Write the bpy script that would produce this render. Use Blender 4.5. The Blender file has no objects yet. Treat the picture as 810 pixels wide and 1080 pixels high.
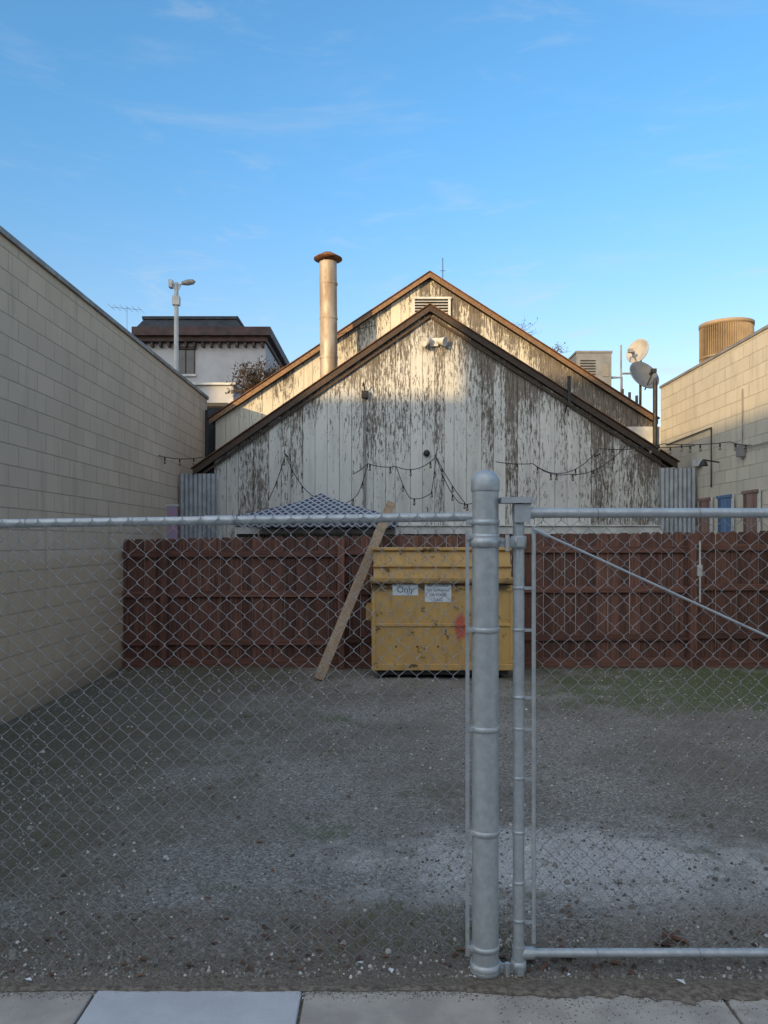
import bpy, bmesh, math, random
from mathutils import Vector, Matrix, noise
random.seed(7)
R=random.random
def U(a,b): return a+(b-a)*R()
EYE=1.7; F=811.0
# placing helper: image pixel coordinates at an estimated distance -> metres
def W(px,py,d): return Vector(((px-407)*d/F, d, EYE+(572-py)*d/F))
sc=bpy.context.scene
col=sc.collection

# ---------------------------------------------------------------- node helpers
def newmat(name):
    m=bpy.data.materials.new(name); m.use_nodes=True
    nt=m.node_tree; nt.nodes.clear()
    out=nt.nodes.new('ShaderNodeOutputMaterial'); b=nt.nodes.new('ShaderNodeBsdfPrincipled')
    nt.links.new(b.outputs[0],out.inputs[0])
    return m,nt,b
def setin(nt,sock,v):
    if isinstance(v,bpy.types.NodeSocket): nt.links.new(v,sock)
    else:
        if isinstance(v,(tuple,list)) and len(v)==3 and sock.type=='RGBA': v=(*v,1)
        sock.default_value=v
def N(nt,t,ins=None,**p):
    n=nt.nodes.new(t)
    for k,v in p.items(): setattr(n,k,v)
    for k,v in (ins or {}).items(): setin(nt,n.inputs[k],v)
    return n
def M(nt,op,a,b=0.0,c=None,clamp=False):
    n=N(nt,'ShaderNodeMath',{0:a,1:b},operation=op,use_clamp=clamp)
    if c is not None: setin(nt,n.inputs[2],c)
    return n.outputs[0]
def MX(nt,f,a,b,bt='MIX'):
    n=N(nt,'ShaderNodeMix',data_type='RGBA',blend_type=bt)
    setin(nt,n.inputs[0],f); setin(nt,n.inputs[6],a); setin(nt,n.inputs[7],b)
    return n.outputs[2]
def RMP(nt,f,lo,hi,a=0.0,b=1.0,smooth=True):
    n=N(nt,'ShaderNodeMapRange',{0:f,1:lo,2:hi,3:a,4:b})
    if smooth: n.interpolation_type='SMOOTHSTEP'
    return n.outputs[0]
def OBJ(nt): return N(nt,'ShaderNodeTexCoord').outputs['Object']
def MAP(nt,v,s=(1,1,1),l=(0,0,0)):
    return N(nt,'ShaderNodeMapping',{'Vector':v,'Scale':s,'Location':l}).outputs[0]
def NOI(nt,v,scale,det=4,rough=.55,dist=0):
    return N(nt,'ShaderNodeTexNoise',{'Vector':v,'Scale':scale,'Detail':det,'Roughness':rough,'Distortion':dist}).outputs[0]
def BUMP(nt,h,dist,strength=1.0,normal=None):
    n=N(nt,'ShaderNodeBump',{'Height':h,'Distance':dist,'Strength':strength})
    if normal is not None: nt.links.new(normal,n.inputs['Normal'])
    return n.outputs[0]
def XYZ(nt,v): return N(nt,'ShaderNodeSeparateXYZ',{0:v}).outputs
def RND(nt): return N(nt,'ShaderNodeNewGeometry').outputs['Random Per Island']

def simple(name,c1,c2=None,scale=6,rough=.7,metal=0,bump=.002,bscale=40,stretch=(1,1,1)):
    m,nt,b=newmat(name); o=MAP(nt,OBJ(nt),stretch)
    c2=c2 or tuple(x*.7 for x in c1)
    f=RMP(nt,NOI(nt,o,scale,6,.6),.35,.65)
    setin(nt,b.inputs['Base Color'],MX(nt,f,c1,c2))
    setin(nt,b.inputs['Roughness'],RMP(nt,NOI(nt,o,scale*2,3),.3,.7,rough-.08,min(1,rough+.08)))
    b.inputs['Metallic'].default_value=metal
    if bump: setin(nt,b.inputs['Normal'],BUMP(nt,NOI(nt,o,bscale,5),bump))
    return m

def blockmat(name,c1,c2,low,mortar,axis='Y',stain=.5):
    m,nt,b=newmat(name); o=OBJ(nt); s=XYZ(nt,o)
    uv=N(nt,'ShaderNodeCombineXYZ',{0:s[1] if axis=='Y' else s[0],1:s[2],2:0.0}).outputs[0]
    wob=N(nt,'ShaderNodeTexNoise',{'Vector':o,'Scale':3.0,'Detail':2.0}).outputs[1]
    uvw=N(nt,'ShaderNodeVectorMath',{0:uv,1:N(nt,'ShaderNodeVectorMath',{0:wob,1:(.006,.006,0)},operation='MULTIPLY').outputs[0]},operation='ADD').outputs[0]
    br=N(nt,'ShaderNodeTexBrick',{'Vector':uvw,'Color1':(0,0,0),'Color2':(1,1,1),'Mortar':(.5,.5,.5),'Scale':1.0,'Mortar Size':.006,'Mortar Smooth':.5,'Bias':0.0,'Brick Width':.405,'Row Height':.203})
    br.offset=.5
    per=br.outputs[0]; mo=br.outputs[1]
    big=NOI(nt,o,.7,5,.6)
    base=MX(nt,RMP(nt,big,.35,.65),c1,c2)
    pv=RMP(nt,per,0,1,.94,1.04,False)
    base=MX(nt,1.0,base,N(nt,'ShaderNodeCombineXYZ',{0:pv,1:pv,2:pv}).outputs[0],'MULTIPLY')
    hz=M(nt,'ADD',s[2],M(nt,'MULTIPLY',NOI(nt,o,1.3,3),.25))
    base=MX(nt,RMP(nt,hz,1.62,1.68,1,0),base,low)
    dirt=M(nt,'MULTIPLY',RMP(nt,NOI(nt,MAP(nt,o,(3,3,.5)),1.6,7,.65),.5,.72),stain)
    base=MX(nt,dirt,base,tuple(x*.62 for x in c1))
    splash=M(nt,'MULTIPLY',RMP(nt,M(nt,'ADD',s[2],M(nt,'MULTIPLY',NOI(nt,o,5,5),.3)),.1,.55,1,0),.45)
    base=MX(nt,splash,base,(.12,.10,.08))
    base=MX(nt,M(nt,'MULTIPLY',mo,.5),base,mortar)
    setin(nt,b.inputs['Base Color'],base); b.inputs['Roughness'].default_value=.88
    n1=BUMP(nt,M(nt,'SUBTRACT',1.0,mo),.012)
    setin(nt,b.inputs['Normal'],BUMP(nt,NOI(nt,o,55,6,.7),.004,1,n1))
    return m

def peelmat(name,amt,hi,paint,zlo,zhi,xk=0.0,rake=None):
    m,nt,b=newmat(name); o=OBJ(nt); s=XYZ(nt,o); r=RND(nt)
    off=N(nt,'ShaderNodeCombineXYZ',{0:M(nt,'MULTIPLY',r,3.0),1:0.0,2:M(nt,'MULTIPLY',r,17.0)}).outputs[0]
    o2=N(nt,'ShaderNodeVectorMath',{0:o,1:off},operation='ADD').outputs[0]
    st=NOI(nt,MAP(nt,o2,(1,.2,.11)),48,8,.75)
    flake=NOI(nt,MAP(nt,o2,(1,.2,.35)),34,8,.75)
    big=NOI(nt,MAP(nt,o,(1,.2,.5)),.9,3,.55)
    g=RMP(nt,s[2],zlo,zhi,0,hi)
    t=M(nt,'ADD',M(nt,'MULTIPLY',st,.6),M(nt,'MULTIPLY',flake,.4))
    t=M(nt,'ADD',t,M(nt,'MULTIPLY',M(nt,'SUBTRACT',big,.5),.30))
    t=M(nt,'ADD',t,M(nt,'MULTIPLY',M(nt,'SUBTRACT',r,.5),.09))
    t=M(nt,'ADD',t,g)
    t=M(nt,'ADD',t,M(nt,'MULTIPLY',s[0],xk))
    if rake:
        ax,az,sl=rake   # weathering runs down from the roof edge
        dep=M(nt,'SUBTRACT',M(nt,'SUBTRACT',az,M(nt,'MULTIPLY',M(nt,'ABSOLUTE',M(nt,'SUBTRACT',s[0],ax)),sl)),s[2])
        t=M(nt,'ADD',t,RMP(nt,dep,0,.8,.06,0))
    peel=RMP(nt,t,.58-amt,.65-amt)
    wood=MX(nt,RMP(nt,NOI(nt,MAP(nt,o2,(1,.2,.06)),60,5,.7),.3,.7),(.045,.039,.034),(.25,.21,.17))
    pc=MX(nt,M(nt,'MULTIPLY',RMP(nt,NOI(nt,MAP(nt,o2,(1,.2,.1)),7,6,.65),.4,.72),.55),paint,tuple(x*.6 for x in paint))
    pc=MX(nt,M(nt,'MULTIPLY',r,.25),pc,(.42,.42,.39))
    setin(nt,b.inputs['Base Color'],MX(nt,peel,pc,wood)); b.inputs['Roughness'].default_value=.8
    setin(nt,b.inputs['Normal'],BUMP(nt,M(nt,'ADD',M(nt,'MULTIPLY',peel,-1.0),M(nt,'MULTIPLY',st,.6)),.004))
    return m

def boardmat(name,c1,c2,scale=35,ax='z',rough=.75,sun=None):
    m,nt,b=newmat(name); o=OBJ(nt); r=RND(nt)
    off=N(nt,'ShaderNodeCombineXYZ',{0:M(nt,'MULTIPLY',r,7.0),1:M(nt,'MULTIPLY',r,5.0),2:M(nt,'MULTIPLY',r,13.0)}).outputs[0]
    o2=N(nt,'ShaderNodeVectorMath',{0:o,1:off},operation='ADD').outputs[0]
    sv={'z':(1,1,.06),'x':(.06,1,1),'a':(1,1,1)}[ax]
    g=NOI(nt,MAP(nt,o2,sv),scale,7,.7)
    bl=NOI(nt,MAP(nt,o2,sv),4,4,.6)
    c=MX(nt,RMP(nt,g,.3,.7),c1,c2)
    v=M(nt,'ADD',.38,M(nt,'ADD',M(nt,'MULTIPLY',r,.7),M(nt,'MULTIPLY',bl,.5)))
    c=MX(nt,1.0,c,N(nt,'ShaderNodeCombineXYZ',{0:v,1:v,2:v}).outputs[0],'MULTIPLY')
    setin(nt,b.inputs['Base Color'],c); b.inputs['Roughness'].default_value=rough
    setin(nt,b.inputs['Normal'],BUMP(nt,g,.003))
    return m

# ---------------------------------------------------------------- mesh builder
class MB:
    def __init__(s): s.v=[];s.f=[];s.mi=[];s.sm=[];s.mats=[]
    def mid(s,m):
        if m not in s.mats: s.mats.append(m)
        return s.mats.index(m)
    def add(s,vs,fs,m,smooth=False):
        o=len(s.v); s.v+= [tuple(v) for v in vs]; k=s.mid(m)
        for f in fs: s.f.append(tuple(i+o for i in f)); s.mi.append(k); s.sm.append(smooth)
    def box(s,lo,hi,m,mat4=None):
        x0,y0,z0=lo;x1,y1,z1=hi
        vs=[Vector(p) for p in((x0,y0,z0),(x1,y0,z0),(x1,y1,z0),(x0,y1,z0),(x0,y0,z1),(x1,y0,z1),(x1,y1,z1),(x0,y1,z1))]
        if mat4: vs=[mat4@v for v in vs]
        s.add(vs,[(3,2,1,0),(4,5,6,7),(0,1,5,4),(1,2,6,5),(2,3,7,6),(3,0,4,7)],m)
    def beam(s,a,b,w,h,m,up=Vector((0,0,1))):
        a=Vector(a);b=Vector(b);d=(b-a).normalized();sd=d.cross(up)
        if sd.length<1e-4: sd=Vector((1,0,0))
        sd.normalize();u=sd.cross(d)
        vs=[]
        for p in(a,b):
            for i,j in((-1,-1),(1,-1),(1,1),(-1,1)): vs.append(p+sd*w/2*i+u*h/2*j)
        s.add(vs,[(3,2,1,0),(4,5,6,7),(0,1,5,4),(1,2,6,5),(2,3,7,6),(3,0,4,7)],m)
    def tube(s,pts,r,m,n=10,cap=True,smooth=True,r1=None):
        pts=[Vector(p) for p in pts]; vs=[];L=len(pts)
        pu=None
        for i,p in enumerate(pts):
            d=(pts[min(i+1,L-1)]-pts[max(i-1,0)]).normalized()
            if pu is None:
                pu=d.orthogonal().normalized()
            pu=(pu-d*pu.dot(d)).normalized(); q=d.cross(pu)
            rr=r if r1 is None else r+(r1-r)*i/max(1,L-1)
            for k in range(n):
                a=2*math.pi*k/n; vs.append(p+(pu*math.cos(a)+q*math.sin(a))*rr)
        fs=[]
        for i in range(L-1):
            for k in range(n):
                k2=(k+1)%n; fs.append((i*n+k,i*n+k2,(i+1)*n+k2,(i+1)*n+k))
        s.add(vs,fs,m,smooth)
        if cap:
            s.add(vs[:n],[tuple(range(n))[::-1]],m); s.add(vs[-n:],[tuple(range(n))],m)
    def lathe(s,c,prof,m,n=24,axis=None,smooth=True):
        ax=(axis or Vector((0,0,1))).normalized(); u=ax.orthogonal().normalized(); w=ax.cross(u); c=Vector(c)
        vs=[]
        for r,h in prof:
            for k in range(n):
                a=2*math.pi*k/n; vs.append(c+ax*h+(u*math.cos(a)+w*math.sin(a))*r)
        fs=[(i*n+k,i*n+(k+1)%n,(i+1)*n+(k+1)%n,(i+1)*n+k) for i in range(len(prof)-1) for k in range(n)]
        s.add(vs,fs,m,smooth)
    def sph(s,c,r,m,n=8,sq=(1,1,1)):
        c=Vector(c);vs=[];
        for i in range(n//2+1):
            t=math.pi*i/(n//2)
            for k in range(n):
                a=2*math.pi*k/n
                vs.append(c+Vector((math.sin(t)*math.cos(a)*r*sq[0],math.sin(t)*math.sin(a)*r*sq[1],math.cos(t)*r*sq[2])))
        fs=[(i*n+k,(i+1)*n+k,(i+1)*n+(k+1)%n,i*n+(k+1)%n) for i in range(n//2) for k in range(n)]
        s.add(vs,fs,m,True)
    def prism(s,xz,y0,y1,m):
        n=len(xz); vs=[(x,y0,z) for x,z in xz]+[(x,y1,z) for x,z in xz]
        fs=[tuple(range(n)),tuple(range(n,2*n))[::-1]]+[(i,i+n,(i+1)%n+n,(i+1)%n) for i in range(n)]
        s.add(vs,fs,m)
    def done(s,name,parent=None,bevel=0,loc=None):
        me=bpy.data.meshes.new(name); me.from_pydata(s.v,[],s.f); 
        for m in s.mats: me.materials.append(m)
        me.polygons.foreach_set('material_index',s.mi); me.polygons.foreach_set('use_smooth',s.sm)
        me.validate(); me.update()
        bm=bmesh.new(); bm.from_mesh(me)
        if len(bm.faces)<150000: bmesh.ops.recalc_face_normals(bm,faces=bm.faces)
        bm.to_mesh(me); bm.free()
        ob=bpy.data.objects.new(name,me); col.objects.link(ob)
        if parent: ob.parent=parent
        if bevel:
            md=ob.modifiers.new('b','BEVEL'); md.width=bevel; md.segments=2; md.limit_method='ANGLE'; md.angle_limit=math.radians(40)
        return ob
def empty(name):
    e=bpy.data.objects.new(name,None); col.objects.link(e); return e

# ---------------------------------------------------------------- camera
cam=bpy.data.cameras.new('camera'); co=bpy.data.objects.new('camera',cam); col.objects.link(co)
co.location=(0,0,EYE); co.rotation_euler=(math.radians(90),0,0)
cam.lens=F/1080*36; cam.sensor_width=36; cam.shift_y=32/1080; cam.shift_x=-2/1080; cam.clip_end=2000; cam.clip_start=.05
sc.camera=co

# ---------------------------------------------------------------- light
AZ=math.radians(35); EL=math.radians(10)
w=bpy.data.worlds.new('World'); sc.world=w; w.use_nodes=True; nt=w.node_tree; nt.nodes.clear()
wo=nt.nodes.new('ShaderNodeOutputWorld'); bg=nt.nodes.new('ShaderNodeBackground'); nt.links.new(bg.outputs[0],wo.inputs[0])
sky=nt.nodes.new('ShaderNodeTexSky'); sky.sky_type='NISHITA'; sky.sun_disc=False
sky.sun_elevation=EL; sky.sun_rotation=math.radians(180)+AZ; sky.air_density=1.0; sky.dust_density=.6; sky.ozone_density=1.5
tc=N(nt,'ShaderNodeTexCoord').outputs['Generated']
nrm=N(nt,'ShaderNodeVectorMath',{0:tc},operation='NORMALIZE').outputs[0]
sz=XYZ(nt,nrm)[2]
skg=MX(nt,1.0,sky.outputs[0],MX(nt,RMP(nt,sz,.05,.52),(1.75,1.53,1.53),(1.08,1.85,2.3)),'MULTIPLY')
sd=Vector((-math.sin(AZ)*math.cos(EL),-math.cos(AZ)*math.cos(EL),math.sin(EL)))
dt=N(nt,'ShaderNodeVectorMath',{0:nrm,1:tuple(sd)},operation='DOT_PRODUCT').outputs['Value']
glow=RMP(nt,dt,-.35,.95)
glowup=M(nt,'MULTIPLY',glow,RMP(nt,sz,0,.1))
skg=MX(nt,glowup,skg,(6.6,5.3,3.5),'ADD')  # warm glow added on the sun side of the sky to brighten the shaded lot
cl=NOI(nt,MAP(nt,nrm,(1.2,1,7),(.35,0,.2)),2.6,7,.62,.4)
cl2=NOI(nt,MAP(nt,nrm,(2.2,1,9),(1.35,2,.5)),3.2,8,.65,.6)
clm=M(nt,'MULTIPLY',RMP(nt,M(nt,'MAXIMUM',cl,cl2),.52,.80),RMP(nt,sz,.05,.5,.8,.2))
skc=MX(nt,clm,skg,(4.6,4.95,5.2))
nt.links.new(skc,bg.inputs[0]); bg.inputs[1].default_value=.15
sun=bpy.data.lights.new('sun','SUN'); so=bpy.data.objects.new('sun',sun); col.objects.link(so)
sun.energy=5.0; sun.angle=math.radians(.5); sun.color=(1,.70,.34)
so.rotation_euler=Vector((math.sin(AZ)*math.cos(EL),math.cos(AZ)*math.cos(EL),-math.sin(EL))).to_track_quat('-Z','Y').to_euler()
so.location=(-20,-30,30)
sc.view_settings.view_transform='Standard'; sc.view_settings.look='None'; sc.view_settings.exposure=0

# ---------------------------------------------------------------- materials
m_galv=simple('galvanized_steel',(.53,.56,.57),(.44,.47,.485),26,.5,.45,.0006,120)
m_galv2=simple('galvanized_wire',(.40,.41,.42),(.28,.29,.30),30,.45,.6,0)
m_dark=simple('dark_metal',(.03,.03,.032),None,10,.6,.2,.001)
m_blackrub=simple('black_plastic',(.02,.02,.022),None,10,.5,0,.001)
m_rust=simple('rusty_metal',(.24,.11,.055),(.13,.065,.035),9,.8,.2,.002)
m_flue=simple('flue_metal',(.44,.38,.31),(.29,.21,.145),5,.6,.25,.002,25,(1,1,.3))
m_wall_l=blockmat('painted_block_left',(.66,.52,.38),(.61,.475,.345),(.59,.44,.30),(.38,.305,.23))
m_wall_r=blockmat('painted_block_right',(.60,.545,.44),(.52,.475,.39),(.56,.52,.44),(.39,.36,.30),stain=.7)
m_cope=simple('coping_metal',(.30,.29,.28),(.2,.19,.18),3,.6,.2)
m_roof=simple('roof_felt',(.05,.05,.05),(.09,.085,.08),3,.9,0,.006,60)
m_white=simple('white_paint',(.62,.62,.60),(.48,.48,.46),4,.7)
m_trimb=boardmat('rake_wood_dark',(.04,.028,.021),(.085,.055,.038),20,'a')
m_trimo=boardmat('rake_wood_rust',(.17,.095,.05),(.30,.18,.10),20,'a')
m_redw=boardmat('redwood_stain',(.065,.029,.021),(.215,.095,.066),40,'z')
m_redx=boardmat('redwood_rail',(.065,.029,.021),(.18,.078,.054),40,'x')
m_plank=boardmat('pine_plank',(.32,.22,.14),(.52,.39,.27),30,'a')
m_glass,ntg,bgl=newmat('window_glass'); setin(ntg,bgl.inputs['Base Color'],(.03,.035,.045)); bgl.inputs['Roughness'].default_value=.08
m_conc=simple('sidewalk_concrete',(.46,.415,.36),(.35,.315,.275),5,.9,0,.003,90)
m_conc2=simple('sidewalk_concrete_new',(.54,.555,.57),(.47,.48,.495),4,.9,0,.002,90)
m_asph=simple('asphalt',(.05,.05,.052),(.035,.035,.036),12,.9,0,.006,140)
m_line=simple('road_paint',(.7,.7,.66),(.5,.5,.48),12,.8)
m_soil=simple('dry_soil',(.27,.22,.17),(.11,.085,.065),38,.95,0,.006,120)

# ground material
m_gnd,nt,b=newmat('gravel_ground'); o=OBJ(nt); s=XYZ(nt,o)
v1=N(nt,'ShaderNodeTexVoronoi',{'Vector':o,'Scale':75.0,'Randomness':1.0}); v2=N(nt,'ShaderNodeTexVoronoi',{'Vector':o,'Scale':170.0})
g1=XYZ(nt,v1.outputs['Color'])[0]; g2=XYZ(nt,v2.outputs['Color'])[0]
val=M(nt,'ADD',M(nt,'MULTIPLY',M(nt,'POWER',g1,2.2),.6),M(nt,'MULTIPLY',g2,.4))
c=MX(nt,val,(.105,.096,.083),(.56,.535,.485))
big=NOI(nt,o,.55,5,.6); med=NOI(nt,o,2.4,5,.65)
c=MX(nt,M(nt,'MULTIPLY',RMP(nt,big,.4,.62),.6),c,(.14,.12,.095))
def dist2(cx,cy,rx,ry):
    a=M(nt,'DIVIDE',M(nt,'SUBTRACT',s[0],cx),rx); bb=M(nt,'DIVIDE',M(nt,'SUBTRACT',s[1],cy),ry)
    return M(nt,'SQRT',M(nt,'ADD',M(nt,'MULTIPLY',a,a),M(nt,'MULTIPLY',bb,bb)))
dd=M(nt,'ADD',dist2(1.05,4.05,1.35,.55),M(nt,'MULTIPLY',M(nt,'SUBTRACT',med,.5),2.8))
c=MX(nt,M(nt,'MULTIPLY',RMP(nt,dd,.3,1.25,1,0),M(nt,'ADD',.35,M(nt,'MULTIPLY',g2,.5))),c,(.70,.69,.67))
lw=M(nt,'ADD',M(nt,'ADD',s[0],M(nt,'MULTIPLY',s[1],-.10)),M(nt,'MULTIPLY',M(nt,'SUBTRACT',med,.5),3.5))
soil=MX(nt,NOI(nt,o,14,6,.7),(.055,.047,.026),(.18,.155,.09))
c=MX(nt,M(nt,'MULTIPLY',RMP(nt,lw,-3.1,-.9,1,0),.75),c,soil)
nf=M(nt,'ADD',s[1],M(nt,'MULTIPLY',M(nt,'SUBTRACT',med,.5),1.4))
c=MX(nt,M(nt,'MULTIPLY',RMP(nt,nf,3.05,3.8,1,0),.75),c,MX(nt,NOI(nt,o,30,6,.7),(.075,.058,.04),(.28,.225,.165)))
gd=M(nt,'ADD',dist2(4.4,9.1,3.0,1.5),M(nt,'MULTIPLY',M(nt,'SUBTRACT',med,.5),2.4))
c=MX(nt,M(nt,'MULTIPLY',RMP(nt,gd,.5,1.2,1,0),.8),c,(.09,.12,.04))
gp=NOI(nt,o,1.5,5,.7)
c=MX(nt,M(nt,'MULTIPLY',RMP(nt,gp,.57,.67),.6),c,(.105,.12,.055))
c=MX(nt,RMP(nt,s[1],11,13),c,(.14,.13,.11))
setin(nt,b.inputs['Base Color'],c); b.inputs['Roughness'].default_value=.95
n1=BUMP(nt,v1.outputs['Distance'],-.010); setin(nt,b.inputs['Normal'],BUMP(nt,NOI(nt,o,90,6,.75),.005,1,n1))

def fr(name,ca,cb,rough=.85,mid=None):
    m,nt,b=newmat(name); r=RND(nt)
    cr=N(nt,'ShaderNodeValToRGB',{0:r}); e=cr.color_ramp.elements
    e[0].color=(*ca,1); e[1].color=(*cb,1)
    if mid:
        x=e.new(mid[0]); x.color=(*mid[1],1)
    setin(nt,b.inputs['Base Color'],cr.outputs[0]); b.inputs['Roughness'].default_value=rough
    return m
m_stone=fr('stones',(.09,.082,.072),(.74,.72,.67),.85,(.88,(.34,.32,.285)))
m_grass=fr('grass_blades',(.05,.11,.02),(.15,.23,.06),.7)
m_grassd=fr('dry_grass',(.10,.095,.045),(.28,.24,.13),.8)
m_leaf=fr('dead_leaf',(.06,.03,.02),(.22,.11,.065),.7)
m_bush=fr('shrub_leaf',(.035,.03,.018),(.12,.075,.04),.7)

# ---------------------------------------------------------------- ground
def gz(x,y):
    if not(-3.6<x<5.4 and 2.8<y<13): return 0
    k=min(1,(y-2.8)/.6)
    return k*(noise.noise(Vector((x*.6,y*.6,0)))*.035+noise.noise(Vector((x*3,y*3,5)))*.014)
xs=[-600,-150,-50,-20,-8]+[-4+i*.08 for i in range(120)]+[6,10,25,60,150,600]
ys=[-600,-100,-30,-10,0,2]+[2.6+i*.08 for i in range(105)]+[11.5,12.5,14,20,40,100,250,900]
vs=[(x,y,gz(x,y)) for y in ys for x in xs]; nx=len(xs)
fs=[(j*nx+i,j*nx+i+1,(j+1)*nx+i+1,(j+1)*nx+i) for j in range(len(ys)-1) for i in range(nx-1)]
g=MB(); g.add(vs,fs,m_gnd,True); g.done('ground')

# sidewalk + street
g=MB(); edges=[-12,-9.6,-7.2,-4.8,-2.6,-1.09,-.31,1.25,2.8,4.4,6.9,9.4,12]
for i in range(len(edges)-1):
    g.box((edges[i]+.006,.9,-.1),(edges[i+1]-.006,2.90+(.0 if i!=5 else .006),.014+(.003 if i==5 else 0)),m_conc2 if i==5 else m_conc)
    g.box((edges[i]+.006,-.2,-.1),(edges[i+1]-.006,.888,.014),m_conc)
g.done('sidewalk',bevel=.006)
g=MB(); g.box((-60,-.4,-.1),(60,-.22,.012),m_conc); g.done('kerb',bevel=.01)
g=MB(); g.box((-60,-11.4,-.12),(60,-.42,.006),m_asph)
for i in range(-12,12): g.box((i*4.5,-6,.006),(i*4.5+2.6,-5.88,.011),m_line)
g.done('road')

# stones
g=MB()
def stone(x,y,r):
    z=gz(x,y)
    if y<2.91: z=.014
    a0=U(0,6.28); n=5; top=[];vs=[]
    for k in range(n):
        a=a0+k*6.283/n+U(-.3,.3); vs.append((x+math.cos(a)*r*U(.75,1.2),y+math.sin(a)*r*U(.75,1.2),z-.002))
    for k in range(n):
        a=a0+k*6.283/n+U(-.3,.3); vs.append((x+math.cos(a)*r*U(.4,.75),y+math.sin(a)*r*U(.4,.75),z+r*U(.45,.9)))
    fs=[(k,(k+1)%n,(k+1)%n+n,k+n) for k in range(n)]+[tuple(range(n,2*n))]
    g.add(vs,fs,m_stone)
for i in range(30000):
    t=R(); y=3.0+7.2*t**1.6; hw=min(5.3,y*.56+.2)
    x=U(max(-3.5,-hw),hw)
    r=.003+.008*R()**3+(y-3)*.0005
    if noise.noise(Vector((x*.7,y*.7,9)))+U(-.5,.5)<-.25: continue
    stone(x,y,r)
for i in range(300): stone(U(-3.4,5.2),3.1+6.5*R()**1.4,U(.011,.024))
for i in range(3000):
    x=U(-1.6,1.8); stone(x,2.89-abs(random.gauss(0,.025 if x<.4 else .11)),U(.0015,.0042))
g.done('gravel')
# soil washed over the slab edge on the gate side
g=MB(); vs=[];n=420
for i in range(n+1):
    x=-1.7+4.2*i/n; k=max(0,min(1,(x-.25)/.6))
    e_=2.895-(.012+.055*k)*(1+.8*noise.noise(Vector((x*3,2,4)))+.5*noise.noise(Vector((x*14,2,4)))+.35*noise.noise(Vector((x*45,1,4))))
    vs+=[(x,e_,.0182),(x,(e_+2.93)/2,.022+.004*noise.noise(Vector((x*12,0,0)))),(x,2.93,.012)]
g.add(vs,[f for i in range(n) for f in ((3*i,3*i+3,3*i+4,3*i+1),(3*i+1,3*i+4,3*i+5,3*i+2))],m_soil,True); g.done('soil_edge')

# grass
def blades(g,x,y,n,rad,h,mats):
    for i in range(n):
        a=U(0,6.28); rr=rad*math.sqrt(R()); bx=x+math.cos(a)*rr; by=y+math.sin(a)*rr; z=gz(bx,by)-.003
        t=U(0,6.28); hh=h*U(.4,1.1); lx=math.cos(t)*hh*U(.1,.7); ly=math.sin(t)*hh*U(.1,.7); wd=.0018+.02*hh
        p=U(0,3.14); wx=math.cos(p)*wd/2; wy=math.sin(p)*wd/2
        vs=[(bx-wx,by-wy,z),(bx+wx,by+wy,z),(bx+lx*.4+wx*.7,by+ly*.4+wy*.7,z+hh*.6),(bx+lx*.4-wx*.7,by+ly*.4-wy*.7,z+hh*.6),(bx+lx,by+ly,z+hh*.92)]
        g.add(vs,[(0,1,2,3),(3,2,4)],random.choice(mats))
g=MB()
G2=[m_grass,m_grass,m_grassd]
for i in range(420):
    y=U(7.3,10.2); x=U(1.9,5.3)
    if noise.noise(Vector((x*1.3,y*1.3,3)))+(x-3.3)*.22<-.05: continue
    blades(g,x,y,26,.16,.055,G2)
for i in range(240):
    y=3.2+7*R(); x=-3.5+abs(random.gauss(0,.9)); blades(g,x,y,16,.12,.035,[m_grass,m_grassd,m_grassd])
blades(g,-.48,7.45,180,.17,.055,[m_grass])
blades(g,-1.9,7.6,80,.14,.045,[m_grass]); blades(g,-2.4,6.6,80,.2,.04,[m_grass,m_grassd]); blades(g,-2.3,8.9,90,.3,.05,G2)
for i in range(90): blades(g,U(-2.8,2.5),U(3.8,9.6),12,.10,.028,G2)
for i in range(100):
    y=random.gauss(3.3,.2); x=U(-1.7,1.9)
    if y<2.95: continue
    blades(g,x,y,12,.07,.028,[m_grass,m_grassd,m_grassd])
for i in range(60): blades(g,U(-.2,.5),U(3.2,3.6),14,.06,.045,[m_grass,m_grassd])
for i in range(70): blades(g,U(-3.4,5.2),10.25+U(-.1,.1),10,.1,.07,G2)
g.done('grass')

def leaf(g,x,y,z,sz,m):
    a=U(0,6.28); tilt=U(-.5,.5); n=8; vs=[]
    for k in range(n):
        t=2*math.pi*k/n; rx=math.cos(t)*sz; ry=math.sin(t)*sz*.6*(1 if k%2 else .75)
        zz=abs(ry)*.9*U(.5,1)+rx*tilt*.5+sz*.25
        vs.append((x+rx*math.cos(a)-ry*math.sin(a),y+rx*math.sin(a)+ry*math.cos(a),z+max(.001,zz)))
    vs.append((x,y,z+.003)); g.add(vs,[(k,(k+1)%n,n) for k in range(n)],m)
g=MB()
for i in range(170):
    y=3.0+abs(random.gauss(0,.3)); x=U(-1.7,1.8); leaf(g,x,y,gz(x,y),U(.006,.018),m_leaf)
for i in range(30):
    y=3.04+abs(random.gauss(0,.08)); x=random.gauss(.6,.18); leaf(g,x,y,gz(x,y),U(.01,.025),m_leaf)
for i in range(160):
    x=U(-3.4,0); y=U(3.5,9); leaf(g,x,y,gz(x,y),U(.008,.02),m_leaf)
for px,py,sz in((280,990,.025),(705,990,.05),(698,998,.035),(716,994,.035),(593,1009,.05),(600,1012,.035),(150,1015,.02),(575,1022,.025)):
    y=EYE*F/(py-572); x=(px-407)*y/F; leaf(g,x,y,gz(x,y),sz,m_leaf)
g.done('dry_leaves')
m_paper=simple('litter_paper',(.75,.76,.78),(.6,.6,.6),20,.7)
g=MB()
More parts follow.
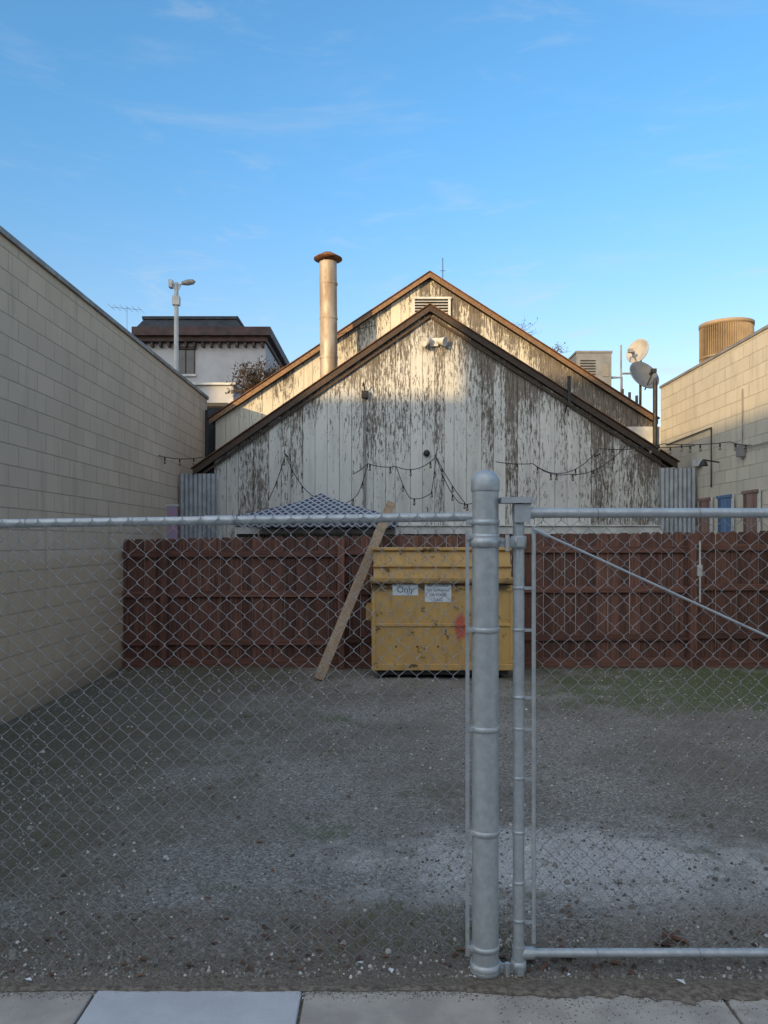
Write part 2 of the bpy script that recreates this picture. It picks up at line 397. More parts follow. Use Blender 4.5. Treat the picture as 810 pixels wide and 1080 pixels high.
for px,py,sz in((412,1027,.02),(380,1019,.014),(30,1036,.017),(718,1038,.022),(230,708,.03),(645,770,.02),(600,1031,.01),(500,1034,.009)):
    y=EYE*F/(py-572); x=(px-407)*y/F; z=max(gz(x,y),0.0)+.01
    a=U(0,3); c_,s_=math.cos(a)*sz,math.sin(a)*sz
    g.add([(x-c_,y-s_,z),(x+s_*.7,y-c_*.6,z+.004),(x+c_,y+s_,z+.001),(x-s_*.5,y+c_*.7,z+.006)],[(0,1,2,3)],m_paper)
g.done('litter')

# ---------------------------------------------------------------- left building
XL=-3.58; HL=4.62
e=empty('block_building')
g=MB(); g.box((-18,2.95,-.1),(XL,15.4,HL-.06),m_wall_l); g.done('walls',e)
g=MB(); g.box((-18.03,2.92,HL-.058),(XL+.03,15.43,HL),m_cope); g.done('coping',e,bevel=.004)
g=MB(); g.tube([(XL+.06,15.1,4.3),(XL+.06,15.1,2.4)],.03,m_dark); g.done('downpipe',e)
# right building
XR=5.36; HR=4.75
e=empty('block_building')
g=MB(); g.box((XR,2.95,-.1),(20,15.0,HR-.35),m_wall_r); g.box((XR,2.95,HR-.35),(XR+.2,15.0,HR-.05),m_wall_r);g.box((XR+.2,14.8,HR-.35),(20,15.0,HR-.05),m_wall_r); g.done('walls',e)
g=MB(); g.box((XR-.02,2.93,HR-.048),(XR+.22,15.02,HR),m_cope); g.done('coping',e,bevel=.004)
g=MB(); g.box((XR+.21,2.95,HR-.35),(20,14.79,HR-.34),m_roof); g.done('roof',e)
m_bluep=boardmat('blue_board',(.07,.13,.24),(.12,.20,.33),12,'z'); m_brnp=boardmat('brown_board',(.16,.09,.07),(.26,.17,.14),12,'z')
def shutter(y0,y1,z1,m,name):
    g=MB(); x=XR-.002
    g.box((x-.05,y0,.9),(x-.02,y1,z1),m_white)
    n=4; dy=(y1-y0-.08)/n
    for i in range(n): g.box((x-.065,y0+.04+i*dy+.004,.95),(x-.051,y0+.04+(i+1)*dy-.004,z1-.05),m)
    g.box((x-.075,y0,z1-.045),(x-.05,y1,z1),m); g.box((x-.02,y0+.05,1.0),(x,y1-.05,z1-.1),m)
    g.done(name,e)
shutter(10.95,11.44,2.46,m_brnp,'shutter_brown'); shutter(11.78,12.31,2.44,m_bluep,'shutter_blue'); shutter(12.56,13.05,2.44,m_brnp,'shutter_small')
g=MB(); x=XR-.03
g.tube([(x,14.6,3.55),(x,12.6,3.58),(x,12.6,2.6)],.012,m_dark,6); g.tube([(x,11.5,4.0),(x,11.5,3.1),(x,10,3.1)],.01,m_cope,6)
g.box((x-.06,11.44,2.98),(x+.028,11.58,3.14),m_cope)
g.tube([(x,12.3,2.98),(x-.25,12.3,3.02)],.012,m_dark,6); g.lathe((x-.25,12.3,2.92),[(.07,0),(.05,.06),(.015,.11)],m_dark,10)
g.box((x-.05,13.0,3.0),(x+.028,13.25,3.12),m_white)
g.done('conduits_and_lamp',e)

# ---------------------------------------------------------------- barn
barn=empty('barn')
D1=13.3; D2=15.5
FL,FA,FR_=W(205,499,D1),W(453,327,D1),W(712,492,D1)
RL,RA,RR=W(222,446,D2),W(453,292,D2),W(692,446,D2)
m_facade=peelmat('peeling_paint_front',.050,.045,(.61,.605,.57),2.4,5.0,.005,(FA.x,FA.z,.66))
m_facade2=peelmat('peeling_paint_rear',.050,.02,(.65,.60,.49),4.2,6.5,.022,(RA.x,RA.z,.65))
def rl(x,L,A,Rr): return L.z+(A.z-L.z)*(x-L.x)/(A.x-L.x) if x<A.x else A.z+(Rr.z-A.z)*(x-A.x)/(Rr.x-A.x)
def gable(x0,x1,d,L,A,Rr,m,z0,bw,drop):
    g=MB(); x=x0
    while x<x1-.02:
        w_=bw*random.choice((1,1,1.0,.8,1.25)); xe=min(x+w_,x1); a=x+.003; b_=xe-.003
        dy=U(-.006,.006); top=[(b_,rl(b_,L,A,Rr)-drop)]
        if a<A.x<b_: top.append((A.x,A.z-drop))
        top.append((a,rl(a,L,A,Rr)-drop))
        g.prism([(a,z0),(b_,z0)]+top,d+dy,d+.03,m); x=xe
    return g
g=gable(W(226,0,D1).x,W(698,0,D1).x,D1,FL,FA,FR_,m_facade,.0,.21,.04); g.done('board_siding_front',barn)
g=MB(); g.prism([(-3.25,0),(4.75,0),(4.75,rl(4.75,FL,FA,FR_)-.08),(FA.x,FA.z-.08),(-3.25,rl(-3.25,FL,FA,FR_)-.08)],D1+.035,D1+.1,m_dark); g.done('backing_front',barn)
g=gable(RL.x+.1,RR.x-.05,D2,RL,RA,RR,m_facade2,2.0,.21,.04); g.done('board_siding_rear',barn)
g=MB(); g.prism([(RL.x+.1,2.0),(RR.x-.05,2),(RR.x-.05,RR.z-.08),(RA.x,RA.z-.08),(RL.x+.1,RL.z-.08)],D2+.035,D2+.1,m_dark); g.done('backing_rear',barn)
def roof(L,A,Rr,y0,y1,th,mt,mr,name,fh):
    g=MB()
    for P,sg in((L,-1),(Rr,1)):
        Pp=P
        g.prism([(A.x,A.z),(Pp.x,Pp.z),(Pp.x,Pp.z+th),(A.x,A.z+th)],y0+.03,y1,mr)
        g.prism([(A.x,A.z+th+.012),(Pp.x,Pp.z+th+.012),(Pp.x,Pp.z+th-fh),(A.x,A.z+th-fh)],y0-.0,y0+.027,mt)
        g.prism([(A.x,A.z+th+.03),(Pp.x+sg*.03,Pp.z+th+.03),(Pp.x+sg*.03,Pp.z+th+.014),(A.x,A.z+th+.014)],y0-.03,y0+.10,m_rust)
    g.done(name,barn)
roof(FL,FA,FR_,D1-.12,D2-.02,.05,m_trimb,m_roof,'roof_front',.10)
roof(RL,RA,RR,D2-.12,24,.05,m_trimo,m_roof,'roof_rear',.09)
g=MB()
for P in (FL,FR_):
    a=FA+Vector((0,-.04,-.12)); b_=P+Vector((0,-.04,-.12)); g.beam(a,b_,.03,.04,m_trimb)
g.done('rake_trim',barn)
g=MB()
# louvre vent
c=W(455,324,D2-.03)
for s_ in (-1,1): g.box((c.x+s_*.36-.025,c.y-.03,c.z-.2),(c.x+s_*.36+.025,c.y+.02,c.z+.16),m_white)
g.box((c.x-.34,c.y+.0,c.z-.2),(c.x+.34,c.y+.02,c.z+.16),m_dark)
g.box((c.x-.4,c.y-.035,c.z-.245),(c.x+.4,c.y+.02,c.z-.2),m_white);g.box((c.x-.4,c.y-.035,c.z+.16),(c.x+.4,c.y+.02,c.z+.2),m_white)
for i in range(6):
    z=c.z-.17+i*.057; g.beam((c.x-.335,c.y-.015,z),(c.x+.335,c.y-.015,z),.05,.012,m_white,Vector((0,-.5,1)))
g.done('louvre_vent',barn)
g=MB()
z=W(0,558,12.9).z
g.box((-2.6,13.18,z-.08),(4.75,13.285,z+.05),m_white)
g.box((-2.55,13.15,z+.052),(4.7,13.29,z+.075),m_white)
g.done('skirt_board',barn,bevel=.004)
g=MB()
# twin floodlight
c=W(458,360,D1-.1)
g.box((c.x-.07,D1-.06,c.z-.07),(c.x+.07,D1-.01,c.z+.07),m_white)
for s_ in(-1,1):
    g.tube([(c.x+s_*.04,D1-.06,c.z),(c.x+s_*.1,D1-.14,c.z-.01)],.015,m_white,8)
    g.lathe((c.x+s_*.1,D1-.12,c.z),[(0.0,-.06),(.045,-.05),(.06,.02),(.085,.1),(.08,.1),(.0,.06)],m_white,14,Vector((s_*.8,-.5,-.25)))
g.done('floodlight',barn)
g=MB()
x=W(385,0,D1-.04).x
g.tube([(x,D1-.03,W(0,425,D1).z),(x,D1-.03,1.5)],.016,m_cope,8)
zt=W(0,418,D1).z
g.box((x-.06,D1-.1,zt-.04),(x+.06,D1-.01,zt+.08),m_dark); g.tube([(x,D1-.06,zt+.08),(x-.02,D1-.2,zt+.2),(x-.03,D1-.3,zt+.12)],.012,m_dark,6)
c=W(450,478,D1-.03); g.sph((c.x,D1-.03,c.z),.06,m_dark,10); 
c=W(601,402,D1-.3); g.box((c.x-.025,D1-.27,W(0,430,D1).z),(c.x+.025,D1-.23,W(0,400,D1).z),m_dark)
g.tube([(c.x-.02,D1-.05,W(0,436,D1).z),(c.x-.02,D1-.25,W(0,425,D1).z)],.012,m_dark,6)
g.done('conduit_and_fixtures',barn)
# corrugated side panels
m_corr=simple('corrugated_zinc',(.40,.43,.46),(.30,.32,.35),6,.45,.5,.0008)
def corr(x0,x1,y,z0,z1):
    g=MB(); n=int((x1-x0)/.0095); vs=[]
    for i in range(n+1):
        x=x0+(x1-x0)*i/n; yy=y+.012*math.sin(x*2*math.pi/.076); vs+=[(x,yy,z0),(x,yy,z1)]
    g.add(vs,[(2*i,2*i+2,2*i+3,2*i+1) for i in range(n)],m_corr,True); return g
corr(XL+.03,W(229,0,13.2).x,13.2,0,2.88).done('corrugated_panel_left',barn)
corr(W(695,0,13.2).x,XR-.04,13.2,0,2.98).done('corrugated_panel_right',barn)
g=MB(); x=W(691,0,D2-.3).x; g.tube([(x,D2-.3,W(0,405,D2).z),(x,D2-.3,W(0,478,D2).z)],.045,m_dark,10)
g.box((XR-.6,D2-.22,3.2),(XR+.1,D2-.1,4.0),m_white)
g.done('vent_pipe',barn)
g=MB(); g.box((RL.x+.1,D2+.11,0),(RL.x+.2,23.9,RL.z),m_facade2); g.box((RR.x-.2,D2+.11,0),(RR.x-.1,23.9,RR.z),m_facade2); g.done('side_walls',barn)

# flue
g=MB(); x=W(346,0,14.5).x; zb=4.3; zt=W(0,277,14.5).z
g.tube([(x+.02,14.5,zb),(x,14.5,zt)],.165,m_flue,20)
for zz in (5.15,5.9,6.55): g.tube([(x+.01,14.5,zz),(x+.01,14.5,zz+.035)],.172,m_flue,20)
for k in range(3):
    a=k*2.1; g.beam((x+.14*math.cos(a),14.5+.14*math.sin(a),zt),(x+.14*math.cos(a),14.5+.14*math.sin(a),zt+.08),.02,.01,m_rust)
g.lathe((x,14.5,zt+.06),[(.0,.0),(.27,.0),(.27,.015),(.09,.12),(.0,.15)],m_rust,20)
g.tube([(x+.1,14.5,5.6),(x+.9,15.4,6.05)],.006,m_dark,4)
g.done('chimney_flue')

# antennas on ridge
g=MB(); c=W(467,290,16); g.tube([(c.x,16,6.7),(c.x,16,W(0,272,16).z)],.008,m_dark,5); g.tube([(c.x-.05,16,7.35),(c.x+.05,16,7.35)],.006,m_dark,5); g.done('roof_aerial')
g=MB(); c=W(134,332,22)
g.tube([(c.x,22,4),(c.x,22,c.z+.22)],.006,m_cope,5); g.tube([(c.x-.45,22,c.z+.22),(c.x+.4,22,c.z+.14)],.006,m_cope,5)
for i in range(6):
    t=i/5; xx=c.x-.45+.85*t; zz=c.z+.22-.08*t; g.tube([(xx,22-.3,zz),(xx,22.3,zz)],.004,m_cope,4)
g.done('tv_antenna')

# rooftop units
m_ac=simple('ac_grey',(.22,.23,.25),(.17,.18,.195),4,.6,.1)
g=MB(); a=W(608,402,17);b_=W(645,370,17)
g.box((a.x,17,a.z-.2),(b_.x,17.7,b_.z-.05),m_ac); g.box((a.x-.02,16.98,b_.z-.048),(b_.x+.02,17.72,b_.z),m_ac)
for i in range(7): zz=a.z+.08+i*.06; g.box((a.x+.08,16.985,zz),(a.x+.42,16.998,zz+.025),m_dark)
g.box((b_.x-.2,16.985,a.z+.1),(b_.x-.06,16.998,a.z+.35),m_cope)
g.tube([(b_.x,17.1,a.z+.1),(b_.x+.25,17.1,a.z+.1),(b_.x+.25,17.1,a.z-.4)],.03,m_cope,8)
g.done('air_conditioner',bevel=.01)
# round louvred condenser on the right roof
m_cool=simple('condenser_tan',(.34,.255,.165),(.27,.20,.13),4,.7)
g=MB(); c=W(761,382,14.2); r_=.455; zt=W(0,345,14.2).z; zb=HR-.335; cx,cy=c.x,14.0
g.lathe((cx,cy,zb),[(0,0),(r_,0),(r_+.01,.01),(r_+.01,.10),(r_-.04,.11),(r_-.05,zt-zb-.08),(r_+.012,zt-zb-.075),(r_+.018,zt-zb-.01),(r_-.02,zt-zb),(r_-.08,zt-zb-.02),(0,zt-zb+.015)],m_cool,40)
for k in range(72):
    a=k*2*math.pi/72; p=Vector((cx+math.cos(a)*(r_-.02),cy+math.sin(a)*(r_-.02),0))
    dx_,dy_=math.cos(a+.6),math.sin(a+.6)
    for s0,s1 in ((zb+.112,(zb+zt)/2-.012),((zb+zt)/2+.012,zt-.078)):
        h=.028; tx,ty=dx_*h,dy_*h; nxx,nyy=-dy_*.003,dx_*.003
        vs=[(p.x-tx-nxx,p.y-ty-nyy,s0),(p.x+tx-nxx,p.y+ty-nyy,s0),(p.x+tx+nxx,p.y+ty+nyy,s0),(p.x-tx+nxx,p.y-ty+nyy,s0)]
        vs+= [(a_,b2,s1) for a_,b2,_ in vs]
        g.add(vs,[(3,2,1,0),(4,5,6,7),(0,1,5,4),(1,2,6,5),(2,3,7,6),(3,0,4,7)],m_cool)
g.lathe((cx,cy,(zb+zt)/2-.012),[(r_-.04,0),(r_+.008,0),(r_+.008,.024),(r_-.04,.024)],m_cool,40)
g.done('round_condenser')
m_dish=simple('dish_grey',(.13,.14,.16),(.10,.11,.12),5,.5); m_dishw=simple('dish_white',(.42,.40,.36),(.34,.32,.30),5,.6)
def dish(c,r,ax,base,m,name,mm):
    g=MB(); ax=ax.normalized()
    prof=[(r*t,-.28*r*(1-t*t)) for t in (0,.25,.5,.75,.9,1)]; prof+=[(r*1.03,.0),(r*1.03,-.02)]+[(r*t,-.28*r*(1-t*t)-.02) for t in (.9,.6,.3,0)]
    g.lathe(c,prof,m,28,ax)
    c=Vector(c); f=c+ax*r*.9+Vector((0,0,-.35*r))
    g.tube([c+Vector((0,0,-r*.95)),f],.014,mm,6); g.tube([f-ax*.02,f-ax*.12],.035,mm,8); g.box(f-Vector((.05,.04,.04)),f+Vector((.05,.04,.04)),mm)
    bk=c-ax*(.28*r+.06); g.tube([c-ax*.28*r,bk],.03,mm,6); g.tube([bk,(bk.x,bk.y+.02,base)],.025,mm,8)
    g.done(name)
dish(W(672,370,16.8),.27,Vector((-.8,-.6,.25)),4.0,m_dishw,'satellite_dish',m_cope)
dish(W(680,395,16),.34,Vector((.35,-.9,.5)),4.0,m_dish,'satellite_dish.001',m_dark)
g=MB(); a=W(655,402,16.4); g.tube([(a.x,16.4,4.2),(a.x,16.4,W(0,364,16.4).z)],.018,m_cope,6); g.tube([(a.x,16.4,5.3),(a.x+.35,16.4,5.3)],.02,m_cope,6)
for i in range(3): g.tube([(a.x+.15*i,16.3,4.2),(a.x+.15*i,16.3,4.95-.07*i)],.03,m_dark,8)
g.done('vent_pipes')

# ---------------------------------------------------------------- background left
e=empty('corner_building')
m_bgw=simple('stucco_pale',(.48,.48,.50),(.42,.42,.44),2,.85); m_bgr=simple('mansard_dark',(.035,.04,.052),(.022,.025,.032),3,.8); m_bgc=simple('cornice_maroon',(.07,.035,.034),(.04,.025,.025),3,.7)
D=25
a=W(150,405,D);b_=W(280,362,D)
g=MB(); g.box((a.x,D,0),(b_.x,D+9,b_.z),m_bgw); g.done('walls',e)
g=MB(); c1=W(143,362,D);c2=W(287,348,D)
g.box((c1.x+.15,D-.25,c1.z+.005),(c2.x-.15,D+9.2,c1.z+.16),m_bgc); g.box((c1.x,D-.4,c1.z+.163),(c2.x,D+9.4,c2.z),m_bgc)
for i in range(15): x=c1.x+.3+i*(c2.x-c1.x-.6)/14; g.box((x-.04,D-.2,c1.z-.15),(x+.04,D-.003,c1.z),m_bgc)
g.done('cornice',e)
g=MB(); q=W(248,331,D); x0,x1,z0,z1=c1.x+.05,q.x,c2.z+.004,q.z
vs=[(x0,D-.2,z0),(c2.x-.9,D-.2,z0),(c2.x-.9,D+8,z0),(x0,D+8,z0),(x0+.12,D+.3,z1-.1),(x1,D+.3,z1-.1),(x1,D+7,z1-.1),(x0+.12,D+7,z1-.1)]
g.add(vs,[(0,1,5,4),(1,2,6,5),(2,3,7,6),(3,0,4,7),(4,5,6,7)],m_bgr); g.box((x0+.08,D+.25,z1-.098),(x1+.04,D+7.05,z1),m_bgr); g.done('mansard_roof',e)
g=MB()
for px in (196,):
    p=W(px,382,D)
    g.box((p.x-.27,D-.02,p.z-.4),(p.x+.27,D-.004,p.z+.4),m_glass)
    for xx in(-.3,-.015,.27): g.box((p.x+xx,D-.05,p.z-.4),(p.x+xx+.03,D-.022,p.z+.4),m_bgc)
    g.box((p.x-.34,D-.08,p.z+.402),(p.x+.34,D-.003,p.z+.5),m_bgc); g.box((p.x-.34,D-.08,p.z-.47),(p.x+.34,D-.003,p.z-.402),m_white)
g.done('windows',e)
e=empty('shed')
g=MB(); a=W(205,440,20);b_=W(246,404,20); g.box((a.x,20,0),(b_.x,23,b_.z-.06),m_bgw); g.done('walls',e); g=MB(); g.box((a.x-.08,19.92,b_.z-.058),(b_.x+.08,23.1,b_.z),m_white); g.done('roof_edge',e)
g=MB(); a=W(214,425,16.2);b_=W(240,437,16.2); g.box((a.x-.4,16,0),(b_.x,18,b_.z+.12),m_bgr); g.box((a.x-.45,15.95,b_.z+.123),(b_.x+.05,18.05,b_.z+.2),m_dark); g.done('lean_to')
# street lamp
g=MB(); p=W(186,300,22); x=p.x; zt=p.z
m_lampm=simple('lamp_pole_paint',(.50,.50,.49),(.4,.4,.4),4,.5)
g.tube([(x,22,0),(x,22,zt+.05)],.085,m_lampm,12,r1=.06)
g.tube([(x-.14,22,zt-.02),(x,22,zt-.02),(x+.2,22,zt+.02)],.03,m_lampm,8)
g.tube([(x,22,zt-.25),(x+.14,22,zt+.02),(x+.3,22,zt+.08)],.022,m_lampm,8)
g.lathe((x+.36,22,zt+.06),[(0,-.22),(.05,-.2),(.085,-.05),(.075,.12),(.0,.2)],m_cope,12,Vector((1,0,.12)))
g.box((x-.2,21.9,zt-.1),(x-.1,22.1,zt+.12),m_lampm); g.box((x-.1,21.9,zt-.6),(x+.1,22.08,zt-.35),m_lampm)
g.lathe((x,22,0),[(.0,.5),(.1,.5),(.16,.4),(.16,0)],m_lampm,12)
g.done('street_lamp')

# shrub on roof corner
def shrub(cx,cy,cz,w_,h_,n,seedz,name,dd=.6,leafs=2,m=m_bush):
    g=MB(); m_tw=m_trimb; base=Vector((cx,cy,seedz))
    g.tube([base,(cx+.05,cy,cz-h_*.4)],.05,m_tw,6,r1=.03)
    for i in range(n):
        a=U(0,6.28); t=Vector((cx+math.cos(a)*w_*U(.1,1),cy+math.sin(a)*dd*U(0,1),cz+h_*(U(-.7,1)-.25*abs(math.cos(a)))))
        s0=Vector((cx+U(-.1,.1),cy,cz-h_*.5)); mid=(s0+t)/2+Vector((U(-.15,.15),U(-.1,.1),U(0,.2)))
        g.tube([s0,mid,t],.014,m_tw,4,r1=.004)
        for k in range(6):
            q=mid.lerp(t,U(0,1.15)); q2=q+Vector((U(-.22,.22),U(-.15,.15),U(-.05,.25))); g.tube([q,q2],.004,m_tw,3,r1=.002,cap=False)
            for j in range(leafs):
                l=q.lerp(q2,U(.2,1)); sz=U(.02,.05); d1=Vector((U(-1,1),U(-1,1),U(-1,1))).normalized()*sz; d2=d1.orthogonal().normalized()*sz*.6
                g.add([l-d1,l+d2,l+d1,l-d2],[(0,1,2,3)],m)
    g.done(name)
c=W(272,402,18); shrub(c.x,18,c.z,.78,.5,110,0,'shrub',.6,1)
c=W(545,352,30); shrub(c.x,30,c.z,.9,.6,26,0,'tree',.8,1)
c=W(585,372,26); shrub(c.x,26,c.z,.6,.25,16,0,'tree.001',.5,1)

# ---------------------------------------------------------------- wooden fence
YF=10.42
g=MB()
def ftop(x): return 1.745+(x+3.5)*.0125
x=XL+.02; 
while x<XR-.05:
    w_=.138; x1=min(x+w_,XR-.02); zt=ftop(x)+U(-.008,.008); dy=U(-.003,.003); ti=U(-.003,.003)
    g.prism([(x,.03),(x1,.03),(x1+ti,zt-.03),(x1-.025+ti,zt),(x+.025+ti,zt),(x+ti,zt-.03)],YF+dy,YF+.018+dy,m_redw)
    x=x1+U(.005,.011)
g.box((XL+.02,YF-.03,.0),(XR-.02,YF-.006,.14),m_redx)
segs=[XL+.02,-2.98,-.6,1.8,4.12,XR-.02]
for i in range(len(segs)-1):
    for z in (.33,.98,1.52):
        g.box((segs[i]+.003,YF-.045,z+ftop(segs[i])-1.77),(segs[i+1]-.003,YF-.007,z+.085+ftop(segs[i])-1.77),m_redx)
for p in segs[1:-1]: g.box((p-.045,YF-.14,0),(p+.045,YF-.048,ftop(p)-.02),m_redw)
g.done('wooden_fence',bevel=.002)
g=MB(); x=W(738,0,YF-.16).x; g.tube([(x,YF-.17,.9),(x,YF-.17,1.72)],.014,m_white,8); g.box((x-.03,YF-.175,1.25),(x+.03,YF-.142,1.4),m_white); g.done('conduit_pipe')

# ---------------------------------------------------------------- dumpster
m_yel,nt,b=newmat('dumpster_yellow'); o=OBJ(nt); s=XYZ(nt,o)
c=MX(nt,RMP(nt,NOI(nt,o,2.2,5,.6),.35,.65),(.58,.36,.12),(.50,.31,.11))
c=MX(nt,M(nt,'MULTIPLY',RMP(nt,NOI(nt,MAP(nt,o,(1,1,.25)),9,7,.7),.46,.7),.6),c,(.26,.16,.07))
c=MX(nt,M(nt,'MULTIPLY',RMP(nt,NOI(nt,o,7,8,.75),.57,.64),.85),c,(.045,.028,.02))
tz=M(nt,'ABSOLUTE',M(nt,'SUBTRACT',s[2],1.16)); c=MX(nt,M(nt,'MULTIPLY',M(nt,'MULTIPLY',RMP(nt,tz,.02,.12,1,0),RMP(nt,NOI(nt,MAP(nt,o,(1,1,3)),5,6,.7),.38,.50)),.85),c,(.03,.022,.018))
gx=M(nt,'DIVIDE',M(nt,'SUBTRACT',s[0],.92),.10); gzz=M(nt,'DIVIDE',M(nt,'SUBTRACT',s[2],.66),.22)
gr=M(nt,'ADD',M(nt,'SQRT',M(nt,'ADD',M(nt,'MULTIPLY',gx,gx),M(nt,'MULTIPLY',gzz,gzz))),M(nt,'MULTIPLY',NOI(nt,o,12,4),.8))
c=MX(nt,M(nt,'MULTIPLY',RMP(nt,gr,.9,1.3,1,0),.9),c,(.5,.09,.07))
setin(nt,b.inputs['Base Color'],c); b.inputs['Roughness'].default_value=.65
setin(nt,b.inputs['Normal'],BUMP(nt,NOI(nt,o,8,5,.6),.006))
DF=9.5; dx0=W(393,0,DF).x; dx1=W(541,0,DF).x; DB=10.26
e=empty('dumpster')
g=MB()
zb,zr,zt=.13,1.22,1.635
g.box((dx0,DF,zb),(dx1,DB,zr),m_yel)                       # body
g.box((dx0-.03,DF-.05,zr-.03),(dx1+.03,DF-.002,zr+.05),m_yel)   # rim
g.box((dx0-.01,DF-.025,zb-.01),(dx1+.01,DF-.002,zb+.07),m_yel)  # bottom lip
g.box((dx0-.006,DF-.018,.66),(dx1+.006,DF-.002,.70),m_yel)
for xx in (dx0-.012,dx1-.038): g.box((xx,DF-.02,zb+.072),(xx+.05,DF-.0025,zr-.032),m_yel)
y0a,y0b=DF+.05,DF+.16
vs=[(dx0+.01,y0a,zr+.002),(dx1-.01,y0a,zr+.002),(dx1-.01,DB-.003,zr+.002),(dx0+.01,DB-.003,zr+.002),(dx0+.01,y0b,zt-.04),(dx1-.01,y0b,zt-.04),(dx1-.01,DB-.003,zt-.04),(dx0+.01,DB-.003,zt-.04)]
g.add(vs,[(3,2,1,0),(4,5,6,7),(0,1,5,4),(1,2,6,5),(2,3,7,6),(3,0,4,7)],m_yel)
g.box((dx0-.01,y0b-.04,zt-.038),(dx1+.01,DB,zt),m_yel)
g.box((dx0+.0,y0a+.012,zr+.17),(dx1-.0,y0a+.04,zr+.2),m_yel)
g.done('body',e,bevel=.008)
g=MB()
for xx in(dx0-.09,dx1+.0): g.box((xx+.003,DF+.15,.72),(xx+.087,DB-.1,.9),m_yel)
g.done('fork_sleeves',e,bevel=.006)
g=MB()
for xx in(dx0+.15,dx1-.15):
    for yy in(DF+.14,DB-.14):
        g.lathe((xx-.025,yy,.065),[(0,0),(.055,0),(.062,.01),(.062,.04),(.055,.05),(0,.05)],m_blackrub,16,Vector((1,0,0)))
        g.box((xx-.04,yy-.03,.06),(xx-.03,yy+.03,.127),m_dark); g.box((xx+.03,yy-.03,.06),(xx+.04,yy+.03,.127),m_dark)
g.box((dx0+.06,DF+.03,.06),(dx1-.06,DB-.05,.128),m_dark)
g.done('casters',e)
m_lab=simple('label_white',(.72,.76,.80),(.6,.64,.68),12,.5,0,0); m_lblue=simple('label_ink',(.03,.07,.15),None,10,.6,0,0)
def label(px0,py0,px1,py1,lines,name):
    a=W(px0,py1,DF);b_=W(px1,py0,DF)
    g=MB(); g.box((a.x,DF-.006,a.z),(b_.x,DF-.001,b_.z),m_lab); g.done(name,e)
    n=len(lines); hh=(b_.z-a.z)/n
    for i,t in enumerate(lines):
        cu=bpy.data.curves.new(name+'_text','FONT'); cu.body=t; cu.align_x='CENTER'; cu.align_y='CENTER'; cu.size=hh*.8
        ob=bpy.data.objects.new(name+'_lettering',cu); col.objects.link(ob); ob.parent=e
        ob.location=((a.x+b_.x)/2,DF-.0085,b_.z-hh*(i+.5)); ob.rotation_euler=(math.pi/2,0,0)
        cu.materials.append(m_lblue)
        w0=len(t)*hh*.5; 
        if w0>(b_.x-a.x)*.85: ob.scale=((b_.x-a.x)*.85/w0,1,1)
label(414,616,441,628,['Only'],'label_small'); label(448,615,476,635,['RECYCLABLE','NO GARBAGE','OR FOOD','CALL'],'label_notice')
g=MB();
for i in range(3): p=W(418+i*22,682,DF); g.sph((p.x,DF-.0,p.z),.012,m_dark,6)
g.done('rivets',e)

# plank
g=MB(); A=W(336,719,9.38); A.z=.03; B=W(413,530,10.3)
g.beam(A,B,.125,.038,m_plank,Vector((0,1,0))); 
ob=g.done('wood_plank',bevel=.003)

# ---------------------------------------------------------------- canopy
m_can,nt,b=newmat('canopy_fabric'); o=OBJ(nt)
ck=N(nt,'ShaderNodeTexWave',{'Vector':MAP(nt,o,(1,.0,1.6)),'Scale':5.2,'Distortion':1.2,'Detail':2.0},wave_type='BANDS',bands_direction='DIAGONAL').outputs[1]
ck2=N(nt,'ShaderNodeTexWave',{'Vector':MAP(nt,o,(-1,.0,1.6)),'Scale':5.2,'Distortion':1.2,'Detail':2.0},wave_type='BANDS',bands_direction='DIAGONAL').outputs[1]
f=RMP(nt,M(nt,'MAXIMUM',ck,ck2),.72,.85)
setin(nt,b.inputs['Base Color'],MX(nt,f,(.035,.045,.07),(.34,.37,.42))); b.inputs['Roughness'].default_value=.8
g=MB(); ap=W(340,520,12.1)
cx=ap.x; hw=1.18; y0,y1=11.0,13.1; zc=2.08; n=12; vs=[]
for j in range(n+1):
    for i in range(n+1):
        u=i/n*2-1; v=j/n*2-1; t=max(abs(u),abs(v)); z=ap.z-(ap.z-zc)*(t**.8)-.03*(1-abs(u*v))*t+noise.noise(Vector((u*3,v*3,1)))*.02
        vs.append((cx+u*hw,(y0+y1)/2+v*(y1-y0)/2,z))
g.add(vs,[(j*(n+1)+i,j*(n+1)+i+1,(j+1)*(n+1)+i+1,(j+1)*(n+1)+i) for j in range(n) for i in range(n)],m_can,False)
for (xa,ya,xb,yb) in((-1,y0,1,y0),(-1,y1,1,y1)):
    vs=[]
    for i in range(13): x=cx+(-1+2*i/12)*hw; vs+=[(x,ya,zc-.03+.0*i),(x,ya,zc-.16)]
    g.add(vs,[(2*i,2*i+2,2*i+3,2*i+1) for i in range(12)],m_can)
for xx in(cx-hw+.02,cx+hw-.02):
    for yy in(y0+.02,y1-.02): g.tube([(xx,yy,0),(xx,yy,zc-.03)],.016,m_white,6)
g.done('canopy_tent')
g=MB(); m_pink=simple('pink_board',(.40,.24,.36),(.3,.3,.42),8,.7); a=W(176,560,11.9);b_=W(187,534,11.9); g.box((a.x,11.9,0),(b_.x,11.93,b_.z),m_pink); g.box((a.x-.02,11.895,b_.z+.002),(b_.x+.02,11.935,b_.z+.03),m_white); g.done('painted_board')

